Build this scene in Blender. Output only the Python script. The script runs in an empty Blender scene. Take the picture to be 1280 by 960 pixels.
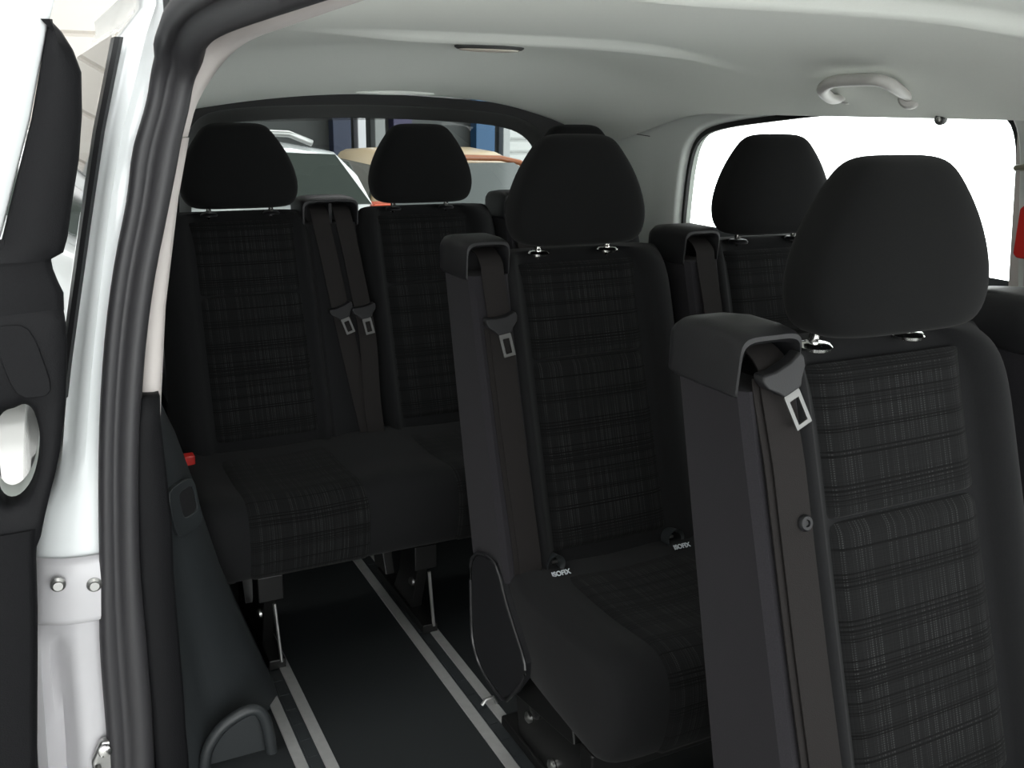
import bpy, bmesh, math, random
from mathutils import Vector, Matrix
random.seed(7)
C = bpy.context.scene.collection
PI = math.pi

# ------------------------------------------------------------------ mesh builder
class MB:
    def __init__(s): s.v = []; s.f = []; s.mi = []; s.m = 0
    def face(s, idx): s.f.append(tuple(idx)); s.mi.append(s.m)
    def pts(s, P):
        b = len(s.v); s.v += [tuple(p) for p in P]; return list(range(b, b+len(P)))
    def box(s, a, b):
        x0, y0, z0 = a; x1, y1, z1 = b
        i = s.pts([(x0,y0,z0),(x1,y0,z0),(x1,y1,z0),(x0,y1,z0),(x0,y0,z1),(x1,y0,z1),(x1,y1,z1),(x0,y1,z1)])
        for q in ((0,3,2,1),(4,5,6,7),(0,1,5,4),(1,2,6,5),(2,3,7,6),(3,0,4,7)): s.face([i[k] for k in q])
        return s
    def loft(s, rings, cap=True, closed=True):
        R = [s.pts(r) for r in rings]; n = len(R[0])
        for a, b in zip(R, R[1:]):
            for k in range(n if closed else n-1):
                j = (k+1) % n; s.face([a[k], a[j], b[j], b[k]])
        if cap and closed: s.face(R[0][::-1]); s.face(R[-1])
        return s
    def grid(s, rows): return s.loft(rows, cap=False, closed=False)
    def sheet(s, rows):
        """grid that remembers (across, run length) as pattern coordinates"""
        n = len(rows[0]); mid = n//2; run = 0; s.uvs = []
        for k, r in enumerate(rows):
            if k: run += (Vector(r[mid])-Vector(rows[k-1][mid])).length
            s.uvs += [(p[0], run) for p in r]
        return s.grid(rows)
    def prism(s, poly, d, ax):
        """poly: list of 3D points; extruded by vector d"""
        d = Vector(d); return s.loft([poly, [tuple(Vector(p)+d) for p in poly]])
    def plate(s, outer, inner, d):
        """ring plate: outer/inner same count 3D loops, thickness vector d"""
        d = Vector(d); n = len(outer)
        o0 = s.pts(outer); i0 = s.pts(inner)
        o1 = s.pts([Vector(p)+d for p in outer]); i1 = s.pts([Vector(p)+d for p in inner])
        for k in range(n):
            j = (k+1) % n
            s.face([o0[k], o0[j], i0[j], i0[k]]); s.face([o1[j], o1[k], i1[k], i1[j]])
            s.face([o0[j], o0[k], o1[k], o1[j]]); s.face([i0[k], i0[j], i1[j], i1[k]])
        return s
    def tube(s, path, r, n=10, sx=1.0, up=(0,0,1)):
        P = [Vector(p) for p in path]; rings = []
        for k, p in enumerate(P):
            t = (P[min(k+1, len(P)-1)] - P[max(k-1, 0)]).normalized()
            a = t.cross(Vector(up))
            if a.length < 1e-3: a = t.cross(Vector((1,0,0)))
            a.normalize(); b = a.cross(t).normalized()
            rr = r[k] if isinstance(r, (list, tuple)) else r
            rings.append([p + a*math.cos(2*PI*q/n)*rr*sx + b*math.sin(2*PI*q/n)*rr for q in range(n)])
        return s.loft(rings)
    def disc(s, c, axis, prof, n=20):
        """lathe: prof = [(r, h)] about axis through c"""
        w = Vector(axis).normalized(); a = w.orthogonal().normalized(); b = w.cross(a); c = Vector(c)
        return s.loft([[c + a*math.cos(2*PI*q/n)*r + b*math.sin(2*PI*q/n)*r + w*h for q in range(n)] for r, h in prof])
    def ribbon(s, path, w, wdir=(1,0,0), th=.0018):
        P = [Vector(p) for p in path]; wd = Vector(wdir).normalized()*w/2; rings = []
        for k, p in enumerate(P):
            t = (P[min(k+1, len(P)-1)] - P[max(k-1, 0)]).normalized()
            nrm = t.cross(wd).normalized()*th/2
            rings.append([p-wd-nrm, p+wd-nrm, p+wd+nrm, p-wd+nrm])
        return s.loft(rings)
    def build(s, name, mat, parent=None, angle=40, bevel=0, seg=2, sub=0, flat=False):
        me = bpy.data.meshes.new(name); me.from_pydata(s.v, [], s.f)
        mats = mat if isinstance(mat, (list, tuple)) else [mat]
        for m in mats: me.materials.append(m)
        bm = bmesh.new(); bm.from_mesh(me)
        for f, k in zip(bm.faces, s.mi): f.material_index = k
        bmesh.ops.recalc_face_normals(bm, faces=bm.faces); bm.to_mesh(me); bm.free()
        if getattr(s, 'uvs', None):
            ul = me.uv_layers.new(name='pattern')
            for lp in me.loops: ul.data[lp.index].uv = s.uvs[lp.vertex_index]
        if not flat:
            for p in me.polygons: p.use_smooth = True
            if angle < 180 and not sub and not bevel: me.set_sharp_from_angle(angle=math.radians(angle))
        o = bpy.data.objects.new(name, me); C.objects.link(o); o.parent = parent
        if bevel:
            b = o.modifiers.new('bevel', 'BEVEL'); b.width = bevel; b.segments = seg; b.limit_method = 'ANGLE'; b.angle_limit = math.radians(35); b.harden_normals = True
        if sub:
            m = o.modifiers.new('sub', 'SUBSURF'); m.levels = sub; m.render_levels = sub
        return o

def tag(o, label, cat, group=None, kind=None):
    o['label'] = label; o['category'] = cat
    if group: o['group'] = group
    if kind: o['kind'] = kind
    return o
def structure(o, label=None):
    o['kind'] = 'structure'
    if label: o['label'] = label
    return o
def thing(name, label, cat, loc, group=None):
    o = bpy.data.objects.new(name, None); C.objects.link(o); o.location = loc
    o.empty_display_size = .1
    return tag(o, label, cat, group)

def lerp(a, b, t): return a+(b-a)*t
def interp(x, T):
    """piecewise linear table [(x, v)] ascending"""
    if x <= T[0][0]: return T[0][1]
    for (a, va), (b, vb) in zip(T, T[1:]):
        if x <= b: return lerp(va, vb, (x-a)/(b-a))
    return T[-1][1]
def sstep(a, b, x):
    t = min(1, max(0, (x-a)/(b-a))); return t*t*(3-2*t)
def catmull(P, n=6, closed=False):
    P = [Vector(p) for p in P]; out = []; m = len(P)
    rng = range(m) if closed else range(m-1)
    for i in rng:
        p0 = P[(i-1) % m] if closed or i > 0 else P[0]*2-P[1]
        p1 = P[i]; p2 = P[(i+1) % m]
        p3 = P[(i+2) % m] if closed or i+2 < m else P[-1]*2-P[-2]
        for k in range(n):
            t = k/n
            out.append(.5*((2*p1)+(p2-p0)*t+(2*p0-5*p1+4*p2-p3)*t*t+(3*p1-p0-3*p2+p3)*t**3))
    if not closed: out.append(P[-1])
    return out

# ------------------------------------------------------------------ materials
def new_mat(name):
    m = bpy.data.materials.new(name); m.use_nodes = True
    nt = m.node_tree; b = nt.nodes['Principled BSDF']; return m, nt, b
def plain(name, col, rough=.5, metal=0, spec=.5, coat=0, noise=0, nscale=40, bump=0, bscale=400):
    m, nt, b = new_mat(name)
    b.inputs['Base Color'].default_value = (*col, 1); b.inputs['Roughness'].default_value = rough
    b.inputs['Metallic'].default_value = metal; b.inputs['Specular IOR Level'].default_value = spec
    b.inputs['Coat Weight'].default_value = coat
    tc = nt.nodes.new('ShaderNodeTexCoord')
    if noise:
        n = nt.nodes.new('ShaderNodeTexNoise'); n.inputs['Scale'].default_value = nscale
        nt.links.new(tc.outputs['Object'], n.inputs['Vector'])
        r = nt.nodes.new('ShaderNodeMapRange'); r.inputs['To Min'].default_value = 1-noise; r.inputs['To Max'].default_value = 1+noise
        nt.links.new(n.outputs['Fac'], r.inputs['Value'])
        v = nt.nodes.new('ShaderNodeVectorMath'); v.operation = 'SCALE'; v.inputs[0].default_value = col
        nt.links.new(r.outputs['Result'], v.inputs['Scale']); nt.links.new(v.outputs['Vector'], b.inputs['Base Color'])
    if bump:
        n = nt.nodes.new('ShaderNodeTexNoise'); n.inputs['Scale'].default_value = bscale
        nt.links.new(tc.outputs['Object'], n.inputs['Vector'])
        bp = nt.nodes.new('ShaderNodeBump'); bp.inputs['Strength'].default_value = bump; bp.inputs['Distance'].default_value = .001
        nt.links.new(n.outputs['Fac'], bp.inputs['Height']); nt.links.new(bp.outputs['Normal'], b.inputs['Normal'])
    return m
def fabric(name, col, sheen=.04):
    m, nt, b = new_mat(name)
    b.inputs['Roughness'].default_value = .95; b.inputs['Specular IOR Level'].default_value = .06
    b.inputs['Sheen Weight'].default_value = sheen; b.inputs['Sheen Roughness'].default_value = .5
    tc = nt.nodes.new('ShaderNodeTexCoord'); n = nt.nodes.new('ShaderNodeTexNoise')
    n.inputs['Scale'].default_value = 600; n.inputs['Detail'].default_value = 1
    nt.links.new(tc.outputs['Object'], n.inputs['Vector'])
    r = nt.nodes.new('ShaderNodeMapRange'); r.inputs['To Min'].default_value = .75; r.inputs['To Max'].default_value = 1.25
    nt.links.new(n.outputs['Fac'], r.inputs['Value'])
    v = nt.nodes.new('ShaderNodeVectorMath'); v.operation = 'SCALE'; v.inputs[0].default_value = col
    nt.links.new(r.outputs['Result'], v.inputs['Scale']); nt.links.new(v.outputs['Vector'], b.inputs['Base Color'])
    return m
def woven(name, base, thread):
    """charcoal cloth: clusters of thin dark cross lines, dashed pale upright threads"""
    m, nt, b = new_mat(name); N = nt.nodes; L = nt.links
    b.inputs['Roughness'].default_value = .95; b.inputs['Specular IOR Level'].default_value = .06
    b.inputs['Sheen Weight'].default_value = .03
    tc = N.new('ShaderNodeTexCoord'); sp = N.new('ShaderNodeSeparateXYZ'); L.new(tc.outputs['UV'], sp.inputs[0])
    def math_(op, a, b_=None, c=None):
        n = N.new('ShaderNodeMath'); n.operation = op
        for k, q in enumerate((a, b_, c)):
            if q is None: continue
            if isinstance(q, (int, float)): n.inputs[k].default_value = q
            else: L.new(q, n.inputs[k])
        return n.outputs[0]
    def n1(val, scale, detail=0):
        n = N.new('ShaderNodeTexNoise'); n.noise_dimensions = '1D'; n.inputs['Scale'].default_value = scale
        n.inputs['Detail'].default_value = detail; L.new(val, n.inputs['W']); return n.outputs['Fac']
    x = sp.outputs['X']; t = sp.outputs['Y']
    fine = n1(t, 330); clus = n1(math_('ADD', t, 3.3), 34)
    stripe = math_('MULTIPLY', math_('GREATER_THAN', fine, .53), math_('GREATER_THAN', clus, .49))
    thr = math_('GREATER_THAN', n1(x, 330), .58)
    thr = math_('MULTIPLY', thr, math_('GREATER_THAN', n1(math_('ADD', x, 9.1), 34), .44))
    dash = math_('GREATER_THAN', math_('SINE', math_('MULTIPLY', t, 2200)), -.2)
    patch = N.new('ShaderNodeTexNoise'); patch.inputs['Scale'].default_value = 18; L.new(tc.outputs['Object'], patch.inputs['Vector'])
    thr = math_('MULTIPLY', math_('MULTIPLY', thr, dash), math_('MULTIPLY_ADD', patch.outputs['Fac'], 1.6, -.25))
    thr = math_('MULTIPLY', thr, math_('SUBTRACT', 1, stripe)); thr = N_clamp(N, L, thr)
    grain = n1(x, 700); g2 = n1(t, 800)
    k = math_('MULTIPLY_ADD', math_('ADD', grain, g2), .5, .5)
    k = math_('MULTIPLY', k, math_('MULTIPLY_ADD', stripe, -.5, 1))
    v = N.new('ShaderNodeVectorMath'); v.operation = 'SCALE'; v.inputs[0].default_value = base; L.new(k, v.inputs['Scale'])
    mx = N.new('ShaderNodeMix'); mx.data_type = 'RGBA'; L.new(thr, mx.inputs['Factor'])
    L.new(v.outputs['Vector'], mx.inputs['A']); mx.inputs['B'].default_value = (*thread, 1)
    L.new(mx.outputs['Result'], b.inputs['Base Color'])
    return m
def N_clamp(N, L, a):
    c = N.new('ShaderNodeClamp'); L.new(a, c.inputs['Value']); return c.outputs[0]
def glass(name, tint=(.9,.95,.93), refl=1.0):
    m = bpy.data.materials.new(name); m.use_nodes = True; nt = m.node_tree; N = nt.nodes; L = nt.links
    N.remove(N['Principled BSDF']); out = N['Material Output']
    t = N.new('ShaderNodeBsdfTransparent'); t.inputs['Color'].default_value = (*tint, 1)
    g = N.new('ShaderNodeBsdfGlossy'); g.inputs['Roughness'].default_value = .02
    f = N.new('ShaderNodeFresnel'); f.inputs['IOR'].default_value = 1.45
    mm = N.new('ShaderNodeMath'); mm.operation = 'MULTIPLY'; mm.inputs[1].default_value = refl; L.new(f.outputs[0], mm.inputs[0])
    x = N.new('ShaderNodeMixShader'); L.new(mm.outputs[0], x.inputs['Fac']); L.new(t.outputs[0], x.inputs[1]); L.new(g.outputs[0], x.inputs[2])
    L.new(x.outputs[0], out.inputs['Surface']); return m
def emit(name, col, s):
    m, nt, b = new_mat(name); b.inputs['Emission Color'].default_value = (*col, 1); b.inputs['Emission Strength'].default_value = s
    b.inputs['Base Color'].default_value = (*col, 1); return m

M = dict(
    seat=fabric('seat_cloth', (.0105,.0106,.0112)),
    head=fabric('headrest_cloth', (.0072,.0073,.0075)),
    side=fabric('side_cloth', (.0190,.0180,.0205)),
    woven=woven('woven_cloth', (.0082,.0082,.0085), (.035,.036,.0355)),
    web=plain('webbing', (.0145,.0130,.0128), .85, spec=.12, bump=.3, bscale=900),
    plastic=plain('black_plastic', (.010,.010,.0113), .5, spec=.3, bump=.25, bscale=700),
    satin=plain('satin_black_plastic', (.012,.012,.013), .35),
    trim=plain('charcoal_trim', (.0055,.0056,.0066), .65, spec=.16, bump=.5, bscale=500),
    lining=plain('dark_lining', (.018,.021,.023), .5, bump=.2, bscale=500),
    frame=plain('black_steel', (.008,.008,.008), .35, metal=.3),
    chrome=plain('chrome', (.78,.78,.76), .18, metal=1),
    tongue=plain('brushed_steel', (.17,.17,.167), .5, metal=1),
    steel=plain('dull_steel', (.45,.45,.44), .35, metal=1),
    alu=plain('aluminium_strip', (.42,.42,.415), .5, metal=.6, noise=.12, nscale=60),
    headliner=plain('headliner', (.82,.845,.80), .95, spec=.1, noise=.03, nscale=300),
    beige=plain('pale_trim', (.62,.575,.555), .6, spec=.3),
    pale=plain('light_grey_trim', (.74,.77,.745), .65, spec=.3),
    handle=plain('grey_handle', (.50,.49,.47), .5),
    paint=plain('silver_white_paint', (.84,.87,.88), .25, coat=.6),
    primer=plain('painted_sheet_metal', (.54,.53,.55), .38, coat=.2, noise=.05, nscale=12),
    rubber=plain('seal_rubber', (.030,.029,.032), .5, bump=.15, bscale=300),
    vinyl=plain('floor_vinyl', (.0110,.0130,.0140), .5, noise=.15, nscale=200, bump=.2, bscale=800),
    black=plain('matt_black', (.006,.006,.007), .6),
    frit=plain('dark_frit', (.040,.041,.040), .6),
    glass=glass('clear_glass', (.95,.97,.96), .6),
    tinted=glass('tinted_glass', (.45,.48,.475), .5),
    quarter=glass('dark_glass', (.10,.11,.11), 1.0),
    red=plain('red_plastic', (.55,.02,.015), .4),
    tagwhite=plain('tag_white', (.42,.45,.48), .6),
    olive=plain('hook_plastic', (.20,.19,.14), .4),
    amber=plain('lamp_lens', (.62,.58,.50), .25, spec=.6),
)

# ------------------------------------------------------------------ seats
def yl(z): return (z-.82)*.31
HL = .235            # half width of a full backrest
def backrest(hl, hr, cx):
    """front with bolsters, rounded edges, rolled top; coordinates in bench space (x, y, z)"""
    mb = MB(); rings = []
    for z, ins in ((.40,.03),(.415,.008),(.45,0),(.52,0),(.60,0),(.68,0),(.76,0),(.84,0),(.91,0),(.955,.001),(.98,.004),(1.0,.010),(1.012,.020),(1.020,.032),(1.024,.045)):
        y0 = yl(z); T = lerp(.135, .10, (z-.4)/.62)
        us = [-1,-.985,-.95,-.89,-.81,-.73,-.66,-.61,-.57,-.4,-.15,.15,.4,.57,.61,.66,.73,.81,.89,.95,.985,1]
        fr, bk = [], []
        for q in us:
            m = hr if q > 0 else hl; u = q*m; a = abs(u); d = m-a
            if a <= .140: y = .010
            else:
                t = (a-.140)/max(.01, m-.140); y = .010-.032*math.sin(PI*min(1, t*1.15)**.8)
            if d < .03: y += .030*(1-d/.03)**2
            uu = u - math.copysign(min(ins*.6, m), u) if a > m*.5 else u
            fr.append((cx+uu, y0+min(y+ins, T*.5), z))
            yb = T - (.03*(1-d/.03)**2 if d < .03 else 0) - ins*.5
            bk.append((cx+uu, y0+max(yb, T*.55), z))
        rings.append(fr+bk[::-1])
    return mb.loft(rings)
def panel(cx, z0, z1, nz=36):
    """woven insert, pillowed and sunk at its edges"""
    rows = []
    for k in range(nz+1):
        t = k/nz; z = lerp(z0, z1, t); row = []
        for j in range(13):
            s = j/12*2-1; hw = lerp(.145, .134, (z-.45)/.55); u = s*hw
            e = min(1, (1-abs(s))*hw/.016); e2 = min(1, (min(t, 1-t)*(z1-z0)+.0002)/.007)
            h = math.sqrt(max(0, 1-(1-e)**2))*math.sqrt(max(0, 1-(1-e2)**2))
            row.append((cx+u, yl(z)+.014-.012*h-.003*h*(1-s*s), z))
        rows.append(row)
    return MB().sheet(rows)
def headrest_mesh(cx):
    mb = MB(); rings = []
    z0, Hh = 1.036, .214
    for t, w, dp in ((0,.075,.018),(.006,.108,.035),(.025,.126,.047),(.07,.1385,.054),(.15,.1465,.058),(.24,.150,.059),(.34,.149,.059),(.46,.143,.057),(.58,.133,.054),(.69,.121,.050),(.79,.107,.045),(.875,.094,.039),(.935,.084,.032),(.975,.072,.023),(.995,.055,.012),(1.0,.03,.004)):
        z = z0+Hh*t; yc = .074+.012*t; ring = []
        for k in range(40):
            a = 2*PI*k/40; c, s = math.cos(a), math.sin(a); e = .62
            x = math.copysign(abs(c)**e, c)*w; y = math.copysign(abs(s)**e, s)*dp
            ring.append((cx+x, yc+y, z+ (0 if t > .03 else 0)))
        rings.append(ring)
    return mb.loft(rings)
PROF = [(-.02,.405),(-.055,.432),(-.10,.438),(-.20,.431),(-.32,.431),(-.40,.438),(-.445,.441),(-.480,.432),(-.503,.405),(-.510,.365),(-.503,.31),(-.488,.272),(-.468,.255),(-.43,.250),(-.25,.262),(-.08,.285),(-.03,.31)]
PROFS = catmull([(0,y,z) for y, z in PROF], 3, closed=True)
def cushion(cxs):
    x0, x1 = cxs[0]-.242, cxs[-1]+.242; cy, cz = -.26, .345
    us = []
    for e, sc in ((0,.80),(.006,.88),(.016,.94),(.030,.975),(.05,.993),(.075,1)): us.append((x0+e, sc))
    n = 10*len(cxs)
    for k in range(1, n): us.append((lerp(x0+.075, x1-.075, k/n), 1))
    for e, sc in ((.075,1),(.05,.993),(.030,.975),(.016,.94),(.006,.88),(0,.80)): us.append((x1-e, sc))
    rings = []
    for u, sc in us:
        d = min(abs(u-c) for c in cxs); b = .016*sstep(.13, .20, d)-.004*(1-sstep(0, .13, d))
        rings.append([(u, cy+(p.y-cy)*lerp(1, sc, .5), cz+(p.z-cz)*sc + (b if p.z > cz+.03 and p.y < -.06 else 0)*sc) for p in PROFS])
    return MB().loft(rings)
def cushion_panel(cx):
    idx = list(range(7, 37)); rows = []; P = PROFS
    for n, i in enumerate(idx):
        p = P[i]; t = (P[i+1]-P[i-1]).normalized(); nr = Vector((0, -t.z, t.y))
        if nr.dot(Vector((0, p.y+.26, p.z-.345))) < 0: nr = -nr
        row = []
        for j in range(15):
            s = j/14*2-1; u = s*.152; e = min(1, (1-abs(s))*.152/.02); e2 = min(1, min(n, len(idx)-1-n)/1.5)
            h = math.sqrt(max(0, 1-(1-e)**2))*e2
            b = (.016*sstep(.13, .20, abs(u))-.004*(1-sstep(0, .13, abs(u)))) if p.z > .375 and p.y < -.06 else 0
            row.append(Vector((cx+u, p.y, p.z+b)) + nr*(-.008+.013*h))
        rows.append(row)
    return MB().sheet(rows)
def tower_mesh(xl, xr):
    mb = MB(); rings = []
    for z in (.43,.45,.6,.75,.9,.975,.99):
        y0 = yl(z)-.012; y1 = yl(z)+lerp(.150, .118, (z-.43)/.56); r = .010
        rings.append([(xl+r,y0,z),(xr-r,y0,z),(xr,y0+r,z),(xr,y1-r,z),(xr-r,y1,z),(xl+r,y1,z),(xl,y1-r,z),(xl,y0+r,z)])
    return mb.loft(rings)
def housing_mesh(xl, xr, n=1):
    """belt outlet hood: rounded shell with an open arched mouth at the front and a dark throat"""
    mb = MB(); yo = yl(1.0); cx = (xl+xr)/2; w = (xr-xl)/2; N_ = 40
    def sec(y, w, z0, z1, e, tilt=0):
        L = []
        for k in range(N_):
            a = 2*PI*(k+.5)/N_; c, s_ = math.cos(a), math.sin(a)
            ee = e if s_ > 0 else .14
            x = math.copysign(abs(c)**ee, c)*w; z = (z0+z1)/2+math.copysign(abs(s_)**ee, s_)*(z1-z0)/2
            L.append((cx+x, yo+y+(z1-z)*tilt, z))
        return L
    mb.loft([sec(.131, w*.86, .988, 1.035, .5), sec(.126, w*.95, .983, 1.046, .45), sec(.112, w, .980, 1.054, .4), sec(.07, w, .980, 1.060, .38), sec(.02, w, .980, 1.060, .38), sec(-.004, w*.995, .980, 1.057, .38, .05), sec(-.012, w*.98, .981, 1.053, .38, .08),
             sec(-.013, w*.93, .981, 1.048, .42, .08), sec(-.006, w*.87, .980, 1.043, .45, .08), sec(.03, w*.84, .981, 1.041, .45, .02), sec(.062, w*.84, .982, 1.038, .45)])
    if n == 2: mb.box((cx-.004, yo-.004, .982), (cx+.004, yo+.07, 1.045))
    return mb
def belt(root, x, tz, bottom, front=-.016, dx=0.0, bx=0.0, button=False, lap=True, tilt=0):
    """webbing from the hood down the front of the backrest, with its tongue at height tz"""
    yo = yl(1.0)
    path = [(x, yo+.055, 1.038),(x, yo+.030, 1.035),(x, yo+.004, 1.026),(x, yo-.014, 1.010)]
    zs = [.99-.04*k for k in range(14)]
    for z in zs:
        if z > bottom: path.append((x+dx*(1-(z-bottom)/(1-bottom))+bx*sstep(.75, .45, z), yl(z)+front-.006*sstep(1, .9, z), z))
    path.append((x+dx+bx, yl(bottom)+front, bottom))
    path = catmull(path, 3)
    w = MB().ribbon(path, .047).build('seat_belt', M['web'], root, angle=60)
    if lap:
        p2 = [(p.x-.009, p.y+.004, p.z) for p in path if p.z < tz]
        if len(p2) > 2: MB().ribbon(p2, .046).build('lap_webbing', M['web'], w, angle=60)
    xx = interp(tz, sorted([(p.z, p.x) for p in path])); y = yl(tz)+front-.012
    R = Matrix.Rotation(tilt, 4, 'Y')
    def T(px, py, pz):
        v = R @ Vector((px, 0, pz)); return (xx+v.x, y+py+v.z*.31, tz+v.z)
    sh = [(-.034,.010),(-.031,.017),(-.012,.013),(.012,.013),(.031,.017),(.034,.010),(.031,.000),(.020,-.010),(.014,-.018),(-.014,-.018),(-.020,-.010),(-.031,.0)]
    mb = MB().loft([[T(a, -.010, b) for a, b in sh], [T(a, .008, b) for a, b in sh]])
    mb.build('tongue_grip', M['plastic'], w, bevel=.003)
    o = []; i = []
    for k in range(24):
        a = 2*PI*k/24+PI/4; c, s = math.cos(a), math.sin(a); q = max(abs(c), abs(s))
        o.append(T(c/q*.0125, -.006, s/q*.020-.040)); i.append(T(c/q*.0070, -.006, s/q*.0135-.041))
    mb = MB().plate(o, i, (0, .003, 0)); mb.m = 0
    mb.loft([[T(-.0125,-.006,-.021),T(.0125,-.006,-.021),T(.0125,-.003,-.021),T(-.0125,-.003,-.021)],[T(-.010,-.006,-.012),T(.010,-.006,-.012),T(.010,-.003,-.012),T(-.010,-.003,-.012)]])
    mb.build('buckle_tongue', M['tongue'], w, bevel=.0008)['label'] = 'bright metal belt tongue'
    if button:
        z = .842; bxx = interp(z, sorted([(p.z, p.x) for p in path]))
        MB().disc((bxx+.012, yl(z)+front-.007, z), (0,-1,.3), [(.010,0),(.010,.003),(.008,.0055),(.0045,.0055),(.0035,.003),(.0015,.003)]).build('stop_button', M['plastic'], w)
    return w

def seat_unit(name, label, loc, cxs, group, towers=True, centre_tower=False, tz=(.90,), isofix=False, cover=False, button=False, front_leg_x=(), post=(0,0)):
    root = thing(name, label, 'seat', loc, group)
    cu = cushion(cxs).build('cushion', M['seat'], root, angle=180)
    for n, cx in enumerate(cxs):
        hl = hr = HL
        if towers: hl = .195
        if centre_tower: hl, hr = ((HL, .185), (.185, HL))[n]
        br = backrest(hl, hr, cx).build('backrest', M['seat'], root, angle=180, sub=1)
        panel(cx, .462, .8195).build('lower_insert', M['woven'], br, angle=180, sub=1)
        panel(cx, .8215, 1.003).build('upper_insert', M['woven'], br, angle=180, sub=1)
        cushion_panel(cx).build('cushion_insert', M['woven'], cu, angle=180)
        hd = headrest_mesh(cx).build('headrest', M['head'], root, angle=180, sub=1)
        for s in (-1, 1):
            zt = 1.06; x = cx+s*.080
            MB().tube([(x+post[0], .100+post[1], .98), (x+post[0], .076+post[1]*.7, zt+.02)], .0065, 12).build('headrest_post', M['chrome'], hd)
            MB().disc((x+post[0], .085+post[1], 1.016), (0,0,1), [(.021,0),(.022,.004),(.018,.008),(.010,.009)], 24).build('post_collar', M['chrome'] if n == 0 and towers else M['plastic'], hd)
        if towers:
            MBt = tower_mesh(cx-.250, cx-.163).build('side_panel', M['side'], root, angle=30)
            housing_mesh(cx-.254, cx-.162).build('belt_housing', M['plastic'], root, angle=50)
            belt(root, cx-.203, tz[n], .44, front=-.016, bx=.004, button=button and n == 0, tilt=-.35 if tz[n] > .95 else -.14)
    if centre_tower:
        xc = (cxs[0]+cxs[1])/2-.02
        tower_mesh(xc-.068, xc+.068).build('centre_panel', M['seat'], root, angle=30)
        housing_mesh(xc-.078, xc+.078, 2).build('belt_housing', M['plastic'], root, angle=50)
        belt(root, xc-.031, tz[0], .43, front=-.018, dx=.058, bx=.004, lap=False, tilt=-.30)
        belt(root, xc+.031, tz[1], .43, front=-.024, dx=.052, bx=-.032, lap=False, tilt=-.16)
    x0, x1 = cxs[0]-.19, cxs[-1]+.19
    mb = MB(); mb.box((x0, -.40, .228), (x1, -.36, .262)); mb.box((x0, -.10, .235), (x1, -.05, .275))
    for x in (x0, x1-.03): mb.box((x, -.42, .225), (x+.03, -.04, .262))
    mb.build('base_frame', M['frame'], root, bevel=.004)
    for x in front_leg_x:
        leg = MB(); leg.prism([(x-.014,-.43,.245),(x-.014,-.30,.245),(x-.014,-.27,.10),(x-.014,-.22,.025),(x-.014,-.36,.025),(x-.014,-.40,.13)], (.028,0,0), 0)
        leg.box((x-.030,-.435,.17), (x+.030,-.37,.235)); leg.box((x-.020,-.46,.002), (x+.020,-.10,.028))
        leg.prism([(x-.014,-.06,.25),(x-.014,.0,.25),(x-.014,-.06,.02),(x-.014,-.16,.02)], (.028,0,0), 0)
        lo = leg.build('leg', M['frame'], root, bevel=.003)
        MB().tube([(x+.004,-.445,.168),(x+.010,-.458,.02)], .0045, 8).build('release_rod', M['steel'], lo)
        MB().disc((x-.016,-.38,.115), (-1,0,0), [(.012,0),(.012,.006),(.006,.010)], 12).build('bolt', M['steel'], lo)
    if isofix:
        for s in (-1, 1):
            x = cxs[0]+s*.141; rings = []
            for r, y, z in ((.013,-.070,.430),(.013,-.118,.436),(.016,-.128,.438),(.020,-.131,.438),(.020,-.127,.437),(.020,-.10,.432)):
                rings.append([(x+math.cos(a)*r, y, z+.010+math.sin(a)*r*1.05) for a in [2*PI*k/28 for k in range(28)]])
            a = MB().loft(rings, cap=False); a.face(range(28))
            g = a.build('anchor_guide', M['lining'], root, angle=60)
            MB().tube([(x-.012,-.112,.446),(x+.012,-.112,.446)], .004, 8).build('anchor_bar', M['steel'], g)
            cv = bpy.data.curves.new('tag_text', 'FONT'); cv.body = 'ISOFIX'; cv.size = .0135; cv.align_x = 'CENTER'; cv.extrude = .0006; cv.offset = .0004
            to = bpy.data.objects.new('tmp', cv); C.objects.link(to)
            bpy.context.view_layer.update()
            me = bpy.data.meshes.new_from_object(to); bpy.data.objects.remove(to)
            me.materials.clear(); me.materials.append(M['tagwhite'])
            tx = bpy.data.objects.new('anchor_tag', me); C.objects.link(tx); tx.parent = g
            tx.location = (x-.003, -.158, .4405); tx.rotation_euler = (math.radians(40), 0, 0)
            tx['label'] = 'white child seat anchor tag'
    if cover:
        pts = [(.015,.405),(-.004,.436),(-.03,.452),(-.097,.461),(-.150,.40),(-.186,.363),(-.227,.319),(-.222,.282),(-.180,.225),(-.139,.189),(-.045,.197),(.002,.235),(.012,.30)]
        X = cxs[0]-.256
        mb = MB().prism([(X,y,z) for y, z in pts], (.016,0,0), 0)
        cvr = mb.build('side_cover', M['plastic'], root, bevel=.003)
        edge = catmull([(X-.001,y,z) for y, z in pts], 3, closed=True); edge.append(edge[0])
        MB().tube(edge, .0035, 8).build('cover_rim', M['satin'], cvr)
        b2 = MB(); q = X+.082; b2.prism([(q,.0,.26),(q,-.40,.26),(q,-.42,.08),(q,-.30,.02),(q,-.05,.02)], (.03,0,0), 0)
        b2.box((q-.008,-.44,.006), (q+.040,.02,.030)); b2.box((X+.03,-.42,.19), (X+.35,-.38,.24)); b2.box((X+.03,-.10,.20), (X+.30,-.06,.26))
        b2.prism([(X+.03,-.04,.30),(X+.03,-.34,.30),(X+.03,-.36,.22),(X+.03,-.10,.18)], (.02,0,0), 0)
        sb = b2.build('side_bracket', M['frame'], root, bevel=.004)
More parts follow.
